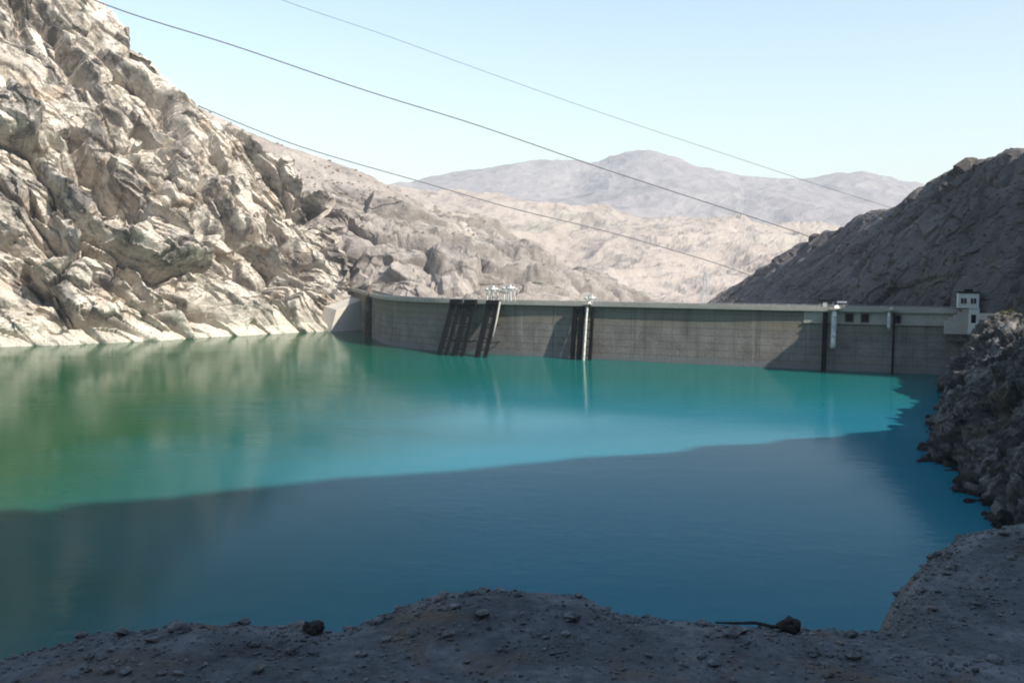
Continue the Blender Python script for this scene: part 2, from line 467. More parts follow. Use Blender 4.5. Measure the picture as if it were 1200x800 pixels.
def bank_h(x, y):
    ds, ps, ss = near_poly(x, y, SH)
    sd = -ss * ds * np.interp(y, [240, 305], [1.0, 1.75])                                     # + on land (to the right of / behind the shoreline)
    dr, pr, sr = near_poly(x, y, RD)
    rz = np.interp(pr, np.arange(len(RD)), RD[:, 2])
    beyond = sr > 0                                   # outer side of the ridge
    bench = np.interp(y, [90, 150, 215, 260, 330], [5, 24, 26, 21.5, 22])
    rise = np.interp(sd, [-40, 0, 7, 22, 36, 60], [-40, -0.0, 10.0 / 26, 1, 1.04, 1.06]) 
    rise = np.where(sd < 0, sd * 0.8 / np.maximum(bench, 1), rise)
    t = np.clip((sd - 34) / np.maximum(sd - 34 + dr, 1e-3), 0, 1)
    h = bench * rise + (rz - bench * 1.05) * t ** 1.7
    h = np.where(beyond & (sd > 30), rz - 0.55 * dr, h)
    return h

def heightfield(name, xs, ys, mat, disp_n=None, drop=None):
    X, Y = np.meshgrid(xs, ys, indexing='ij')
    Z = bank_h(X.ravel(), Y.ravel()).reshape(X.shape)
    if drop is not None: Z = Z - drop(X, Y)
    P = np.stack([X, Y, Z], -1)
    N = normals_grid(P)
    N = np.where(N[:, :, 2:3] < 0, -N, N)
    if disp_n is not None:
        P = P + N * disp_n(P.reshape(-1, 3)).reshape(X.shape + (1,))
    o = link(name, mesh_np(name, P.reshape(-1, 3), grid_faces(*X.shape), mat))
    tag(o, kind='structure')
    return o, P

def bank_disp(p):
    q = p + np.stack([fbm(p / 12, 3, 8), fbm(p / 12, 3, 18), fbm(p / 12, 3, 28)], -1) * 3
    th = math.radians(35)
    q = np.stack([q[:, 0], q[:, 1] * math.cos(th) + q[:, 2] * math.sin(th), -q[:, 1] * math.sin(th) + q[:, 2] * math.cos(th)], -1)
    b1, c1 = blocks(q / np.array([14, 18, 9.]), 51, 1.7)
    b2, c2 = blocks(q / np.array([5.5, 7, 3.6]), 52, 1.7)
    b3, c3 = blocks(q / np.array([2.2, 2.6, 1.6]), 53, 1.6)
    d = b1 * 1.7 + b2 * 1.0 + b3 * 0.5 - np.exp(-(c1 / .05) ** 2) * 1.4 - np.exp(-(c2 / .06) ** 2) * 0.5 + fbm(p / 3, 4, 63, 0.6, True) * 0.45
    return d

bank, Pb = heightfield('rocky_bank', np.concatenate([np.linspace(66, 160, 300), np.linspace(160.6, 215, 90)]), np.linspace(96, 352, 640), M_bank, bank_disp)
def inside_drop(X, Y):
    return np.where((X > 66) & (X < 213) & (Y > 98) & (Y < 349), 4.0, 0.0)
mountain, Pmo = heightfield('mountainside', np.linspace(-700, 470, 240), np.linspace(-560, 350, 190), M_mount, lambda p: fbm(p / 40, 4, 70, 0.5) * np.clip((p[:, 1] < 60) * 3.0 + (p[:, 0] > 200) * 1.5, 0, 3), inside_drop)

# ---- water
M_water, nt, bs = newmat('reservoir_water')
pos = position(nt)
nw = noise(nt, mapping(nt, pos, (0.004, 0.010, 1)), 1.0, 4, 0.5)
sepw = nt.nodes.new('ShaderNodeSeparateXYZ'); nt.links.new(pos, sepw.inputs[0])
turq = ramp(nt, nw, [(0.35, (.012, .115, .160)), (0.65, (.018, .155, .205))])
# the dam's dark reflection put into the colour: emerald water along the dam
dam_refl = maprange(nt, math_(nt, 'ADD', sepw.outputs[1], math_(nt, 'MULTIPLY', math_(nt, 'SUBTRACT', nw, 0.5), 160.0)), 230.0, 325.0)
turq = mixc(nt, math_(nt, 'MULTIPLY', dam_refl, 0.85), turq, (.005, .092, .070))
# the cliff's reflection put into the colour: greener water along the left shore
cliff_refl = maprange(nt, math_(nt, 'ADD', sepw.outputs[0], math_(nt, 'MULTIPLY', math_(nt, 'SUBTRACT', nw, 0.5), 120.0)), 0.0, -110.0)
nt.links.new(mixc(nt, cliff_refl, turq, (.012, .070, .028)), bs.inputs['Base Color'])
bs.inputs['Roughness'].default_value = 0.10
bs.inputs['IOR'].default_value = 1.095
w1 = noise(nt, mapping(nt, pos, (0.5, 0.9, 1)), 1.0, 5, 0.6)
w2 = noise(nt, mapping(nt, pos, (0.30, 0.42, 1), (0, 0, 0.5)), 1.0, 3, 0.5)
wind = maprange(nt, noise(nt, mapping(nt, pos, (0.010, 0.022, 1)), 1.0, 4, 0.55, 0.6), 0.42, 0.62, 0.25, 1.0)
hw = math_(nt, 'MULTIPLY', math_(nt, 'ADD', math_(nt, 'MULTIPLY', w1, 0.6), w2), wind)
bump(nt, bs, hw, 0.11, 0.6)

dam_line = [(-108, 596), (-97, 566), (-87, 530), (-77, 494), (-64, 455), (-46, 432), (-28, 418), (2, 402), (36, 387), (68, 372), (98, 358), (130, 345), (160, 333), (176, 327)]
DL = resample(dam_line, 160)
ring = [(-800, 20), (320, 20), (320, 318)] + [tuple(p + np.array((0.3, 3.0))) for p in DL[::-1]] + [(-300, 640), (-800, 640)]
bm = bmesh.new()
f = bm.faces.new([bm.verts.new((x, y, 0)) for x, y in ring])
bmesh.ops.triangulate(bm, faces=[f])
bmesh.ops.recalc_face_normals(bm, faces=bm.faces)
me = bpy.data.meshes.new('water'); bm.to_mesh(me); bm.free()
if me.polygons[0].normal.z < 0: me.flip_normals()
me.materials.append(M_water)
tag(link('water', me), kind='structure')

# ---- valley ground under everything: one sheet out to the horizon
gx = [-30000, -9000, -2500, -900, 900, 2500, 9000, 30000]
gv = [(x, y, -60) for x in gx for y in (-30000, -3000, -600, 620, 1500, 4000, 12000, 30000)]
tag(link('ground', mesh_np('ground', gv, grid_faces(8, 8), M_tan)), kind='structure')

# ---- foreground gravel bank where the camera stands
lip_x = [-40, -6, -3.3, -2.9, -1.55, -1.2, -0.95, -.6, .5, .75, 1.4, 2.2, 2.7, 2.9, 3.15, 3.5, 3.9, 4.9, 7, 40]
lip_y = [3.5, 4.6, 5.55, 5.9, 6.0, 5.95, 6.2, 6.35, 6.35, 6.2, 6.12, 5.95, 5.9, 6.25, 6.7, 7.15, 7.5, 7.9, 8.4, 9.0]
def g_noise(X, Y, sc, octv, seed):
    return fbm(np.stack([X.ravel() / sc, Y.ravel() / sc, np.zeros(X.size)], -1), octv, seed).reshape(X.shape)
def ground_h(X, Y):
    lip = np.interp(X, lip_x, lip_y) + g_noise(X, Y * 0, 0.35, 4, 31) * 0.10
    s = Y - lip
    z = 39.5 + 0.0 * X
    z = z + 0.15 * np.exp(-(((X + 0.05) / 0.75) ** 4) - ((Y - 6.25) / 0.55) ** 2)
    z = z + 0.28 * np.exp(-(((X - 5.0) / 1.7) ** 2) - ((Y - 7.4) / 1.0) ** 2)
    z = z + 0.05 * np.exp(-(((X + 2.1) / 0.5) ** 2) - ((Y - 5.9) / 0.4) ** 2)
    z = z - np.where(s > 0, 1.3 * s - 0.12 * (1 - np.exp(-s / 0.12)), 0.0) + np.where(s > 0, g_noise(X, Y, 0.3, 4, 35) * 0.12 * np.clip(s / .3, 0, 1), 0) - 0.05 * np.exp(-(s / 0.2) ** 2)
    z = z + g_noise(X, Y, 0.9, 4, 32) * 0.05 + g_noise(X, Y, 0.11, 4, 33) * 0.022
    far_ = np.clip(np.abs(X) - 30, 0, None) + np.clip(-Y - 12, 0, None)
    return z - far_ * 0.8
xs = np.unique(np.concatenate([np.linspace(-60, -5, 40), np.linspace(-5, 7.5, 500), np.linspace(7.5, 60, 40)]))
ys = np.unique(np.concatenate([np.linspace(-30, 4, 40), np.linspace(4, 9.6, 260), np.linspace(9.6, 46, 60)]))
X, Y = np.meshgrid(xs, ys, indexing='ij')
Z = ground_h(X, Y)
tag(link('gravel_bank', mesh_np('gravel_bank', np.stack([X, Y, Z], -1).reshape(-1, 3), grid_faces(*X.shape), M_gravel, True)), kind='structure')

# ------------------------------------------------------------------ object builders
class MB:
    """collects boxes, bars and tubes into one mesh"""
    def __init__(s): s.bm = bmesh.new()
    def box(s, a, b, bevel=0.0):
        a, b = Vector(a), Vector(b)
        r = bmesh.ops.create_cube(s.bm, size=1.0)
        for v in r['verts']:
            v.co = Vector([(a[i] + b[i]) / 2 + v.co[i] * (b[i] - a[i]) for i in range(3)])
        if bevel:
            es = list({e for v in r['verts'] for e in v.link_edges})
            bmesh.ops.bevel(s.bm, geom=es, offset=bevel, segments=1, affect='EDGES')
        return s
    def hexa(s, bot, top):
        v = [s.bm.verts.new(p) for p in list(bot) + list(top)]
        for q in ((3, 2, 1, 0), (4, 5, 6, 7), (0, 1, 5, 4), (1, 2, 6, 5), (2, 3, 7, 6), (3, 0, 4, 7)):
            s.bm.faces.new([v[i] for i in q])
        return s
    def bar(s, p, q, w, d, side=(1, 0, 0)):
        """box beam from p to q: w along side, d across"""
        p, q = Vector(p), Vector(q); ax = (q - p).normalized(); u = Vector(side); u = (u - ax * u.dot(ax)).normalized(); n = ax.cross(u)
        c = [(-1, -1), (1, -1), (1, 1), (-1, 1)]
        return s.hexa([p + u * a * w / 2 + n * b * d / 2 for a, b in c], [q + u * a * w / 2 + n * b * d / 2 for a, b in c])
    def tube(s, pts, r, seg=10, cap=True):
        pts = [Vector(p) for p in pts]; rings = []
        for i, p in enumerate(pts):
            t = (pts[min(i + 1, len(pts) - 1)] - pts[max(i - 1, 0)]).normalized()
            up = Vector((0, 0, 1)) if abs(t.z) < .95 else Vector((1, 0, 0))
            u = t.cross(up).normalized(); v = u.cross(t)
            rr = r[i] if isinstance(r, (list, tuple)) else r
            rings.append([s.bm.verts.new(p + u * math.cos(k * 2 * math.pi / seg) * rr + v * math.sin(k * 2 * math.pi / seg) * rr) for k in range(seg)])
        for a, b in zip(rings, rings[1:]):
            for k in range(seg): s.bm.faces.new((a[k], a[(k + 1) % seg], b[(k + 1) % seg], b[k]))
        if cap:
            s.bm.faces.new(rings[0]); s.bm.faces.new(rings[-1])
        return s
    def build(s, name, mat, parent=None, smooth=False):
        bmesh.ops.recalc_face_normals(s.bm, faces=s.bm.faces)
        me = bpy.data.meshes.new(name); s.bm.to_mesh(me); s.bm.free()
        me.materials.append(mat)
        if smooth:
            for p in me.polygons: p.use_smooth = True
        return link(name, me, parent)

def empty(name, loc=(0, 0, 0), rz=0.0):
    o = bpy.data.objects.new(name, None); COL.objects.link(o)
    o.location = loc; o.rotation_euler = (0, 0, rz); o.empty_display_size = 1
    return o

# ---- the dam
CZ = 24.2                                  # crest road level
arc = np.concatenate([[0], np.cumsum(np.linalg.norm(np.diff(DL, axis=0), axis=1))])
tan_ = np.gradient(DL, axis=0); tan_ /= np.linalg.norm(tan_, axis=1)[:, None]
nrm = np.stack([tan_[:, 1], -tan_[:, 0]], -1)      # upstream, towards the camera
def strip(section, i0=0, i1=None):
    """sweep a closed section of (offset upstream, z) along the dam line"""
    i1 = len(DL) if i1 is None else i1
    n, k = i1 - i0, len(section)
    V = np.zeros((n, k, 3))
    for j, (o, z) in enumerate(section):
        V[:, j, :2] = DL[i0:i1] + nrm[i0:i1] * o; V[:, j, 2] = z
    i = np.arange(n * k).reshape(n, k)
    Fq = np.stack([i[:-1], np.roll(i, -1, 1)[:-1], np.roll(i, -1, 1)[1:], i[1:]], -1).reshape(-1, 4)
    return V.reshape(-1, 3), Fq, n, k
def sweep(name, section, mat, parent, i0=0, i1=None, uv=False):
    V, Fq, n, k = strip(section, i0, i1)
    me = mesh_np(name, V, Fq, mat)
    bm = bmesh.new(); bm.from_mesh(me); bm.verts.ensure_lookup_table()
    bm.faces.new([bm.verts[j] for j in range(k)]); bm.faces.new([bm.verts[(n - 1) * k + j] for j in range(k)])
    bmesh.ops.recalc_face_normals(bm, faces=bm.faces); 
    if uv:
        ul = bm.loops.layers.uv.new('UVMap')
        for f_ in bm.faces:
            for lp in f_.loops: lp[ul].uv = (arc[i0 + lp.vert.index // k], lp.vert.co.z)
    bm.to_mesh(me); bm.free()
    return link(name, me, parent)

dam = empty('dam', (36, 387, 0)); tag(dam, 'long curved grey concrete dam wall with a pale crest road holding back the turquoise water', 'dam')
dam_inv = dam.location
def pl(o):                                         # part built in world coordinates under an empty: keep it in place
    o.location = o.location - o.parent.location; return o
pl(sweep('wall', [(1.2, -30), (0.0, CZ - 1.0), (-7.0, CZ - 1.0), (-16, -60), (1.2, -60)], M_dam, dam, uv=True))
pl(sweep('crest_slab', [(1.5, CZ - 0.997), (1.5, CZ), (-8.5, CZ), (-8.5, CZ - 0.997)], M_crest, dam))
pl(sweep('crest_road', [(0.6, CZ + 0.004), (0.6, CZ + 0.02), (-7.6, CZ + 0.02), (-7.6, CZ + 0.004)], M_asphalt, dam))
pl(sweep('parapet', [(1.40, CZ + 0.002), (1.40, CZ + 0.75), (1.05, CZ + 0.75), (1.05, CZ + 0.002)], M_crest, dam))
pl(sweep('parapet', [(-8.05, CZ + 0.002), (-8.05, CZ + 0.75), (-8.4, CZ + 0.75), (-8.4, CZ + 0.002)], M_crest, dam))
# upper band: sunlit strip of the right wall put into paler concrete; ledge below
i_r = int(np.argmin(np.abs(600 + F * DL[:, 0] / DL[:, 1] - 940)))
pl(sweep('upper_band', [(0.10, 19.0), (0.28, 19.0), (0.28, CZ - 1.0), (0.10, CZ - 1.0)], M_crest, dam, i_r, len(DL)))
pl(sweep('ledge', [(0.20, 18.3), (0.75, 18.4), (0.75, 18.95), (0.20, 18.95)], M_crest, dam, i_r, len(DL)))
mb = MB()
for k in range(3, 158, 2):
    p = DL[k] + nrm[k] * 1.22
    mb.box((p[0] - .06, p[1] - .06, CZ + .75), (p[0] + .06, p[1] + .06, CZ + 1.55))
for z in (1.15, 1.52):
    mb.tube([(DL[k][0] + nrm[k][0] * 1.22, DL[k][1] + nrm[k][1] * 1.22, CZ + z) for k in range(3, 158)], 0.05, 5)
pl(mb.build('railing', M_greysteel, dam))

def on_dam(px, off=0.0):
    """point of the dam line seen in column px, with its upstream normal"""
    k = int(np.argmin(np.abs(600 + F * DL[:, 0] / DL[:, 1] - px)))
    return Vector((DL[k][0] + nrm[k][0] * off, DL[k][1] + nrm[k][1] * off, 0)), Vector((nrm[k][0], nrm[k][1], 0)), Vector((tan_[k][0], tan_[k][1], 0)), k

def intake_rack(px_top, out, w, label, group, pipe=False, name='intake_rack', bars=2, bw=1.5, zt=CZ - 0.4):
    """steep trash rack: dark rails leaning against the wall, with cross braces and a screen between"""
    p, n, t, k = on_dam(px_top)
    root = empty(name, (p.x, p.y, 0)); tag(root, label, 'intake rack', group)
    T = lambda s_, o, z: t * s_ + n * o + Vector((0, 0, z))
    o_at = lambda z: 1.9 + (out - 1.9) * (zt - z) / zt
    zb = -6.0
    for s_, bw_ in ((-w / 2, bw * 1.3), (w / 2, bw * .8)):
        MB().bar(T(s_, o_at(zb), zb), T(s_, o_at(zt), zt), bw_ * 1.25, 1.1, t).build('rail', M_steel, root)
    for z in np.linspace(3, zt - 1, 5):
        MB().bar(T(-w / 2 + bw * .5, o_at(z) - .5, z), T(w / 2 - bw * .5, o_at(z) - .5, z), .4, .4, n).build('rung', M_steel, root)
    hd = MB().hexa([T(a, b, zt - .8) for a, b in ((-w / 2 - .9, 1.7), (w / 2 + .9, 1.7), (w / 2 + .9, 4.2), (-w / 2 - .9, 4.2))],
                   [T(a, b, zt + 1.3) for a, b in ((-w / 2 - .9, 1.7), (w / 2 + .9, 1.7), (w / 2 + .9, 3.6), (-w / 2 - .9, 3.6))])
    hd.build('head_beam', M_steel, root)
    for z in (6, 14):
        for s_ in (-w / 2, w / 2): MB().bar(T(s_, 0.2, z), T(s_, o_at(z) - .5, z), .4, .4, t).build('strut', M_steel, root)
    if pipe:
        s_ = w / 2 + bw
        MB().tube([T(s_, o_at(9), 9), T(s_, o_at(16), 16), T(s_, 2.4, zt + .5)], .42, 10).build('pipe', M_crest, root, True)
    return root
RG = 'inclined intake racks against the dam'
intake_rack(537, 14, 3.9, 'dark steel intake rack leaning on the dam, leftmost of the three close together', RG)
intake_rack(558, 14, 4.1, 'dark steel intake rack leaning on the dam, between its two close neighbours', RG)
intake_rack(584, 14, 4.1, 'dark steel intake rack with a pale pipe, just below the white gantries', RG, True)

def pipe_outlet(px, out, label, pipe_r, z_low, dark, lean=0.0):
    """a vertical outlet: pale pipe down the wall beside dark guide rails"""
    p, n, t, k = on_dam(px)
    root = empty('outlet_pipe', (p.x, p.y, 0)); tag(root, label, 'outlet pipe', 'pale pipes down the dam face')
    T = lambda s_, o, z: t * s_ + n * o + Vector((0, 0, z))
    o_at = lambda z: 2.2 + (out - 2.2) * (CZ - z) / CZ
    zs = np.linspace(CZ - 1.2, z_low, 7)
    MB().tube([T(0.9, 1.2, CZ + .6), T(.6, 2.1, CZ + .2)] + [T(0.0, o_at(z), z) for z in zs], pipe_r, 12).build('pipe', M_pipe, root, True)
    for z in np.linspace(CZ - 3, max(z_low, 1) + 1, 4): MB().tube([T(0, o_at(z), z - .25), T(0, o_at(z), z + .25)], pipe_r * 1.25, 12).build('collar', M_greysteel, root)
    for s_, w in dark:
        MB().bar(T(s_, o_at(-5) - 1.0, -5), T(s_, 1.9, CZ - 1.4), w, 1.0, t).build('guide_rail', M_steel, root)
    if len(dark) > 1:
        r_ = MB()
        a, b = dark[0][0], dark[-1][0]
        for z in np.linspace(2, CZ - 4, 6): r_.bar(T(a, o_at(z) - 1.3, z), T(b, o_at(z) - 1.3, z), .35, .35, n)
        r_.build('brace', M_steel, root)
    MB().hexa([T(a, b, CZ - .3) for a, b in ((-1.6, 1.55), (2.0, 1.55), (2.0, 3.6), (-1.6, 3.6))], [T(a, b, CZ + .25) for a, b in ((-1.6, 1.55), (2.0, 1.55), (2.0, 3.6), (-1.6, 3.6))]).build('platform', M_crest, root)
    return root
pipe_outlet(692, 6.5, 'tall white pipe running into the water beside dark rails at mid dam', .48, -4, [(-5.6, 2.0), (-2.6, 2.3), (2.4, 1.3)])
pipe_outlet(979, 5.5, 'thick white pipe ending halfway down the shaded right part of the dam', .95, 9.0, [(-3.2, 1.9)])
pipe_outlet(1038, 4.5, 'short thin white pipe near the crest, nearest the white gatehouse', .55, 17.0, [(1.8, .9)])

# dark sluice openings under the crest on the right
for i, (px, w, z0, z1) in enumerate([(996, 2.6, 19.3, 22.3), (1011, 2.4, 19.3, 22.3), (1053, 2.4, 19.2, 22.0)]):
    p, n, t, k = on_dam(px)
    T = lambda s_, o, z: t * s_ + n * o + Vector((0, 0, z))
    root = empty('sluice_opening', (p.x, p.y, 0))
    tag(root, ['dark square sluice opening under the crest, just right of the thick white pipe', 'dark square sluice opening under the crest, halfway between the two right-hand pipes',
               'dark square sluice opening under the crest, just right of the short white pipe'][i], 'sluice', 'sluice openings')
    fr = MB()
    for a, b, c, d in ((-w / 2 - .4, -w / 2, z0, z1), (w / 2, w / 2 + .4, z0, z1), (-w / 2 - .4, w / 2 + .4, z1, z1 + .4), (-w / 2 - .4, w / 2 + .4, z0 - .4, z0)):
        fr.hexa([T(a, .3, c), T(b, .3, c), T(b, .8, c), T(a, .8, c)], [T(a, .3, d), T(b, .3, d), T(b, .8, d), T(a, .8, d)])
    fr.build('frame', M_dam, root)
    MB().hexa([T(-w / 2, .1, z0), T(w / 2, .1, z0), T(w / 2, .42, z0), T(-w / 2, .42, z0)], [T(-w / 2, .1, z1), T(w / 2, .1, z1), T(w / 2, .42, z1), T(-w / 2, .42, z1)]).build('gate', M_steel, root)

# ---- white hoist gantries above the racks
def gantry(px, w, h, label):
    p, n, t, k = on_dam(px)
    root = empty('hoist_gantry', (p.x, p.y, CZ + .02)); tag(root, label, 'gantry', 'white hoist gantries on the crest')
    T = lambda s_, o, z: t * s_ + n * o + Vector((0, 0, z))
    for s_ in (-w / 2, w / 2):
        for o in (-.3, -4.5):
            MB().bar(T(s_, o, 0), T(s_ * .85, o * .9 - .1, h), .5, .5, t).build('leg', M_white, root)
    bt = MB()
    for o in (-.37, -4.15): bt.bar(T(-w / 2 - 1.0, o, h + .35), T(w / 2 + 1.0, o, h + .35), .55, .7, n)
    for s_ in (-w / 2 * .85, w / 2 * .85): bt.bar(T(s_, 1.2, h + .95), T(s_, -4.8, h + .95), .45, .5, t)
    bt.build('beam', M_white, root)
    MB().hexa([T(a, b, h + 1.2) for a, b in ((-1, -.8), (1, -.8), (1, -3), (-1, -3))], [T(a, b, h + 2.4) for a, b in ((-.9, -.9), (.9, -.9), (.9, -2.9), (-.9, -2.9))]).build('winch', M_greysteel, root)
    return root
gantry(577, 3.6, 5.0, 'white steel hoist gantry on the crest, left one of the close pair')
gantry(594, 3.6, 5.6, 'white steel hoist gantry on the crest, right one of the close pair')
gantry(690, 3.0, 1.7, 'small low white hoist gantry on the crest above the tall white pipe')

# ---- small hoist hut on the crest
p, n, t, k = on_dam(972)
hut = empty('hoist_hut', (p.x, p.y, CZ + .02)); tag(hut, 'small dark hoist hut with a pale door, on the crest above the thick white pipe', 'hut')
T = lambda s_, o, z: t * s_ + n * o + Vector((0, 0, z))
def tb(mb, s0, s1, o0, o1, z0, z1): return mb.hexa([T(s0, o0, z0), T(s1, o0, z0), T(s1, o1, z0), T(s0, o1, z0)], [T(s0, o0, z1), T(s1, o0, z1), T(s1, o1, z1), T(s0, o1, z1)])
M_hutwall = simple('hut_wall', (.10, .10, .10), .8)
tb(MB(), -3.2, 2.2, -4.6, -.9, 0, 3.0).build('wall', M_hutwall, hut)
tb(MB(), -3.6, 2.6, -5.0, -.5, 3.003, 3.35).build('roof', M_steel, hut)
tb(MB(), -1.6, -.1, -.897, -.80, .1, 2.4).build('door', M_white, hut)
tb(MB(), .7, 1.7, -.897, -.82, 1.2, 2.2).build('window', M_glass, hut)
mb = MB()
for s_ in (4.2, 6.4): mb.bar(T(s_, -1.2, 0), T(s_ - .3, -1.2, 2.2), .3, .3, t)
tb(mb, 3.6, 7.2, -2.2, -.8, 2.2, 2.8)
cov = mb.build('control_cabinet', M_greysteel); cov.location = hut.location
tag(cov, 'pale grey raised control cabinet on the crest, right of the small dark hut', 'cabinet')

# ---- white gatehouse on the right abutment
gx0, gy0 = 166.5, 326.0
gh = empty('gatehouse', (gx0, gy0, 20.0), math.radians(-22)); tag(gh, 'white stepped gatehouse with a flat dark roof at the right end of the dam', 'gatehouse')
b_ = lambda a, b, name, mat, bev=0.0: MB().box(a, b, bev).build(name, mat, gh)
b_((-2.6, -3, 5.6), (4.2, 3.4, 11.0), 'wall', M_white, .05)                          # upper storey
b_((1.0, -2.6, -4.0), (4.6, 3.2, 5.597), 'pier', M_white, .05)
b_((-2.9, -3.3, 11.003), (4.5, 3.7, 11.45), 'roof', M_steel, .04)
b_((-.5, -1.5, 11.453), (2.2, 1.2, 12.4), 'roof_hatch', M_steel, .04)
st = MB()
for i in range(5): st.box((-6.6 + i * 1.5, -2.4, -4.0), (-5.1 + i * 1.5, 2.2, 0.6 + i * 1.15))
st.build('stair', M_crest, gh)
for x0, x1 in ((-1.7, .2), (1.5, 3.3)):
    w_ = MB().box((x0, -3.06, 7.2), (x1, -2.997, 9.2)).build('window', M_glass, gh)
    fr = MB()
    for a, b in (((x0 - .15, -3.14, 7.05), (x1 + .15, -3.0, 7.2)), ((x0 - .15, -3.14, 9.2), (x1 + .15, -3.0, 9.35)), (((x0 + x1) / 2 - .06, -3.1, 7.2), ((x0 + x1) / 2 + .06, -3.065, 9.2))): fr.box(a, b)
    fr.build('frame', M_white, w_)
b_((1.9, -2.68, 0.2), (3.5, -2.595, 3.2), 'door', M_steel)

# low roadside wall beyond the gatehouse
mb = MB(); pts = [at(1148, 357, 318), at(1160, 357, 310), at(1170, 357, 304)]
for a, b in zip(pts, pts[1:]): mb.bar((a[0], a[1], a[2] - 4.2), (b[0], b[1], b[2] - 4.2), 2.4, .5, (0, 0, 1))
tag(mb.build('roadside_wall', M_crest), 'low pale concrete wall along the road right of the white gatehouse', 'wall')

# pale concrete abutment at the foot of the cliff
A, B = Vector(water_at(378, 388.5)), Vector(water_at(425, 385.5))
d_ = (B - A).normalized(); n_ = Vector((d_.y, -d_.x, 0)); A += n_ * 3; B += n_ * 3
U = Vector((0, 0, 1))
ab = MB()
ab.hexa([A + n_ * 3 - U * 6, B + n_ * 3 - U * 6, B - n_ * 14 - U * 6, A - n_ * 14 - U * 6],
        [A + d_ * 9 - n_ * 1 + U * 13, B - n_ * 2 + U * 19, B - n_ * 14 + U * 20, A + d_ * 9 - n_ * 14 + U * 15])
tag(ab.build('abutment', M_apron), 'smooth pale concrete abutment block at the foot of the left cliff', 'abutment')

# ---- power lines
def cable(ctrl, r, label):
    P3 = resample([at(*c) for c in ctrl], 60)
    mb = MB().tube([tuple(p) for p in P3], r, 8)
    o = mb.build('power_cable', M_cable, None, True)
    tag(o, label, 'cable', 'power cables strung across the valley'); return o
cable([(-260, -165, 330), (-70, -78, 360), (125, 6, 400), (275, 54, 430), (425, 105, 465), (560, 147, 500), (690, 192, 530), (775, 220, 550), (945, 276, 600), (1012, 306, 612)], .30, 'dark power cable crossing the middle of the sky, before the far mountain peaks')
cable([(232, 124, 600), (350, 171, 630), (500, 215, 670), (600, 244, 700), (710, 271, 730), (825, 304, 765), (880, 323, 785)], .36, 'lowest power cable, from the cliff skyline to the foot of the dark hill')
cable([(-120, -170, 400), (120, -80, 420), (330, 0, 440), (450, 41, 455), (560, 81, 470), (675, 122, 480), (775, 156, 490), (860, 184, 498), (960, 217, 500), (1052, 246, 502)], .13, 'thin pale looking power cable highest in the sky, crossing above the far mountains')

# ---- lattice pylon in the valley beyond the dam
pb = at(826, 357, 1080)
py = empty('pylon', pb); tag(py, 'small lattice power pylon standing in the valley beyond the dam', 'pylon')
hh = 42; leg = lambda sx, sy, z: (sx * (4.2 - 3.6 * z / hh), sy * (4.2 - 3.6 * z / hh), z)
for sx, sy in ((1, 1), (1, -1), (-1, 1), (-1, -1)):
    MB().bar(leg(sx, sy, -6), leg(sx, sy, hh), .5, .5, (1, 0, 0)).build('leg', M_greysteel, py)
mb = MB(); zs = np.linspace(0, hh - 2, 8)
for a, b in zip(zs, zs[1:]):
    for (s1, s2) in (((1, 1), (1, -1)), ((1, -1), (-1, -1)), ((-1, -1), (-1, 1)), ((-1, 1), (1, 1))):
        mb.bar(leg(*s1, a), leg(*s2, b), .28, .28, (0, 0, 1)); mb.bar(leg(*s2, a), leg(*s1, b), .28, .28, (0, 0, 1))
mb.build('brace', M_greysteel, py)
for z, w in ((hh - 12, 11), (hh - 4, 8)):
    MB().bar((-w, 0, z), (w, 0, z), .7, 1.0, (0, 1, 0)).build('crossarm', M_greysteel, py)

# ------------------------------------------------------------------ rocks, gravel, scrub
def rock_mesh(name, size, seed, mat, sub=3):
    bm = bmesh.new(); bmesh.ops.create_icosphere(bm, subdivisions=sub, radius=1.0)
    v = np.array([x.co[:] for x in bm.verts])
    b, c = blocks(v * 1.1 + seed * 3.7, seed, 0.9)
    d = 1 + 0.22 * b + 0.12 * fbm(v * 2 + seed, 3, seed) - 0.08 * np.exp(-(c / .15) ** 2)
    v = v * d[:, None] * np.array(size)
    for x, co in zip(bm.verts, v): x.co = co
    me = bpy.data.meshes.new(name); bm.to_mesh(me); bm.free(); me.materials.append(mat)
    return me
def gz(x, y): return float(ground_h(np.array([[x]]), np.array([[y]]))[0, 0])

rocks = [(360, 737, 5.95, (.085, .075, .065), M_boulder, 'small dark rock on the gravel edge, left of the broad gravel hump'),
         (934, 731, 5.95, (.090, .075, .075), M_boulder, 'blocky black rock at the end of a dark twig on the gravel edge'),
         (345, 732, 6.0, (.09, .06, .035), M_stone, 'flat pale stone lying against the small dark rock'),
         (196, 748, 5.8, (.07, .06, .05), M_stone, 'rounded grey stone on the left gravel edge')]
for i, (px, py_, d, sz, m, lab) in enumerate(rocks):
    x = (px - 600) / F * d
    o = link('rock', rock_mesh('rock', sz, 200 + i, m)); o.location = (x, d, gz(x, d) + sz[2] * .38); o.rotation_euler = (0, 0, i * 1.3)
    tag(o, lab, 'rock', 'rocks on the gravel edge')
# dark twig leading to the black rock
tw = [(846, 713, 6.12), (870, 713, 6.1), (895, 716, 6.06), (915, 722, 6.0), (930, 727, 5.96)]
pts = []
for px, py_, d in tw:
    x = (px - 600) / F * d; pts.append((x, d, gz(x, d) + .03 + .02 * math.sin(px)))
mb = MB().tube(pts, [.006, .010, .012, .013, .014], 7)
tag(mb.build('twig', M_boulder, None, True), 'thin dark twig lying along the gravel edge up to the black rock', 'twig')

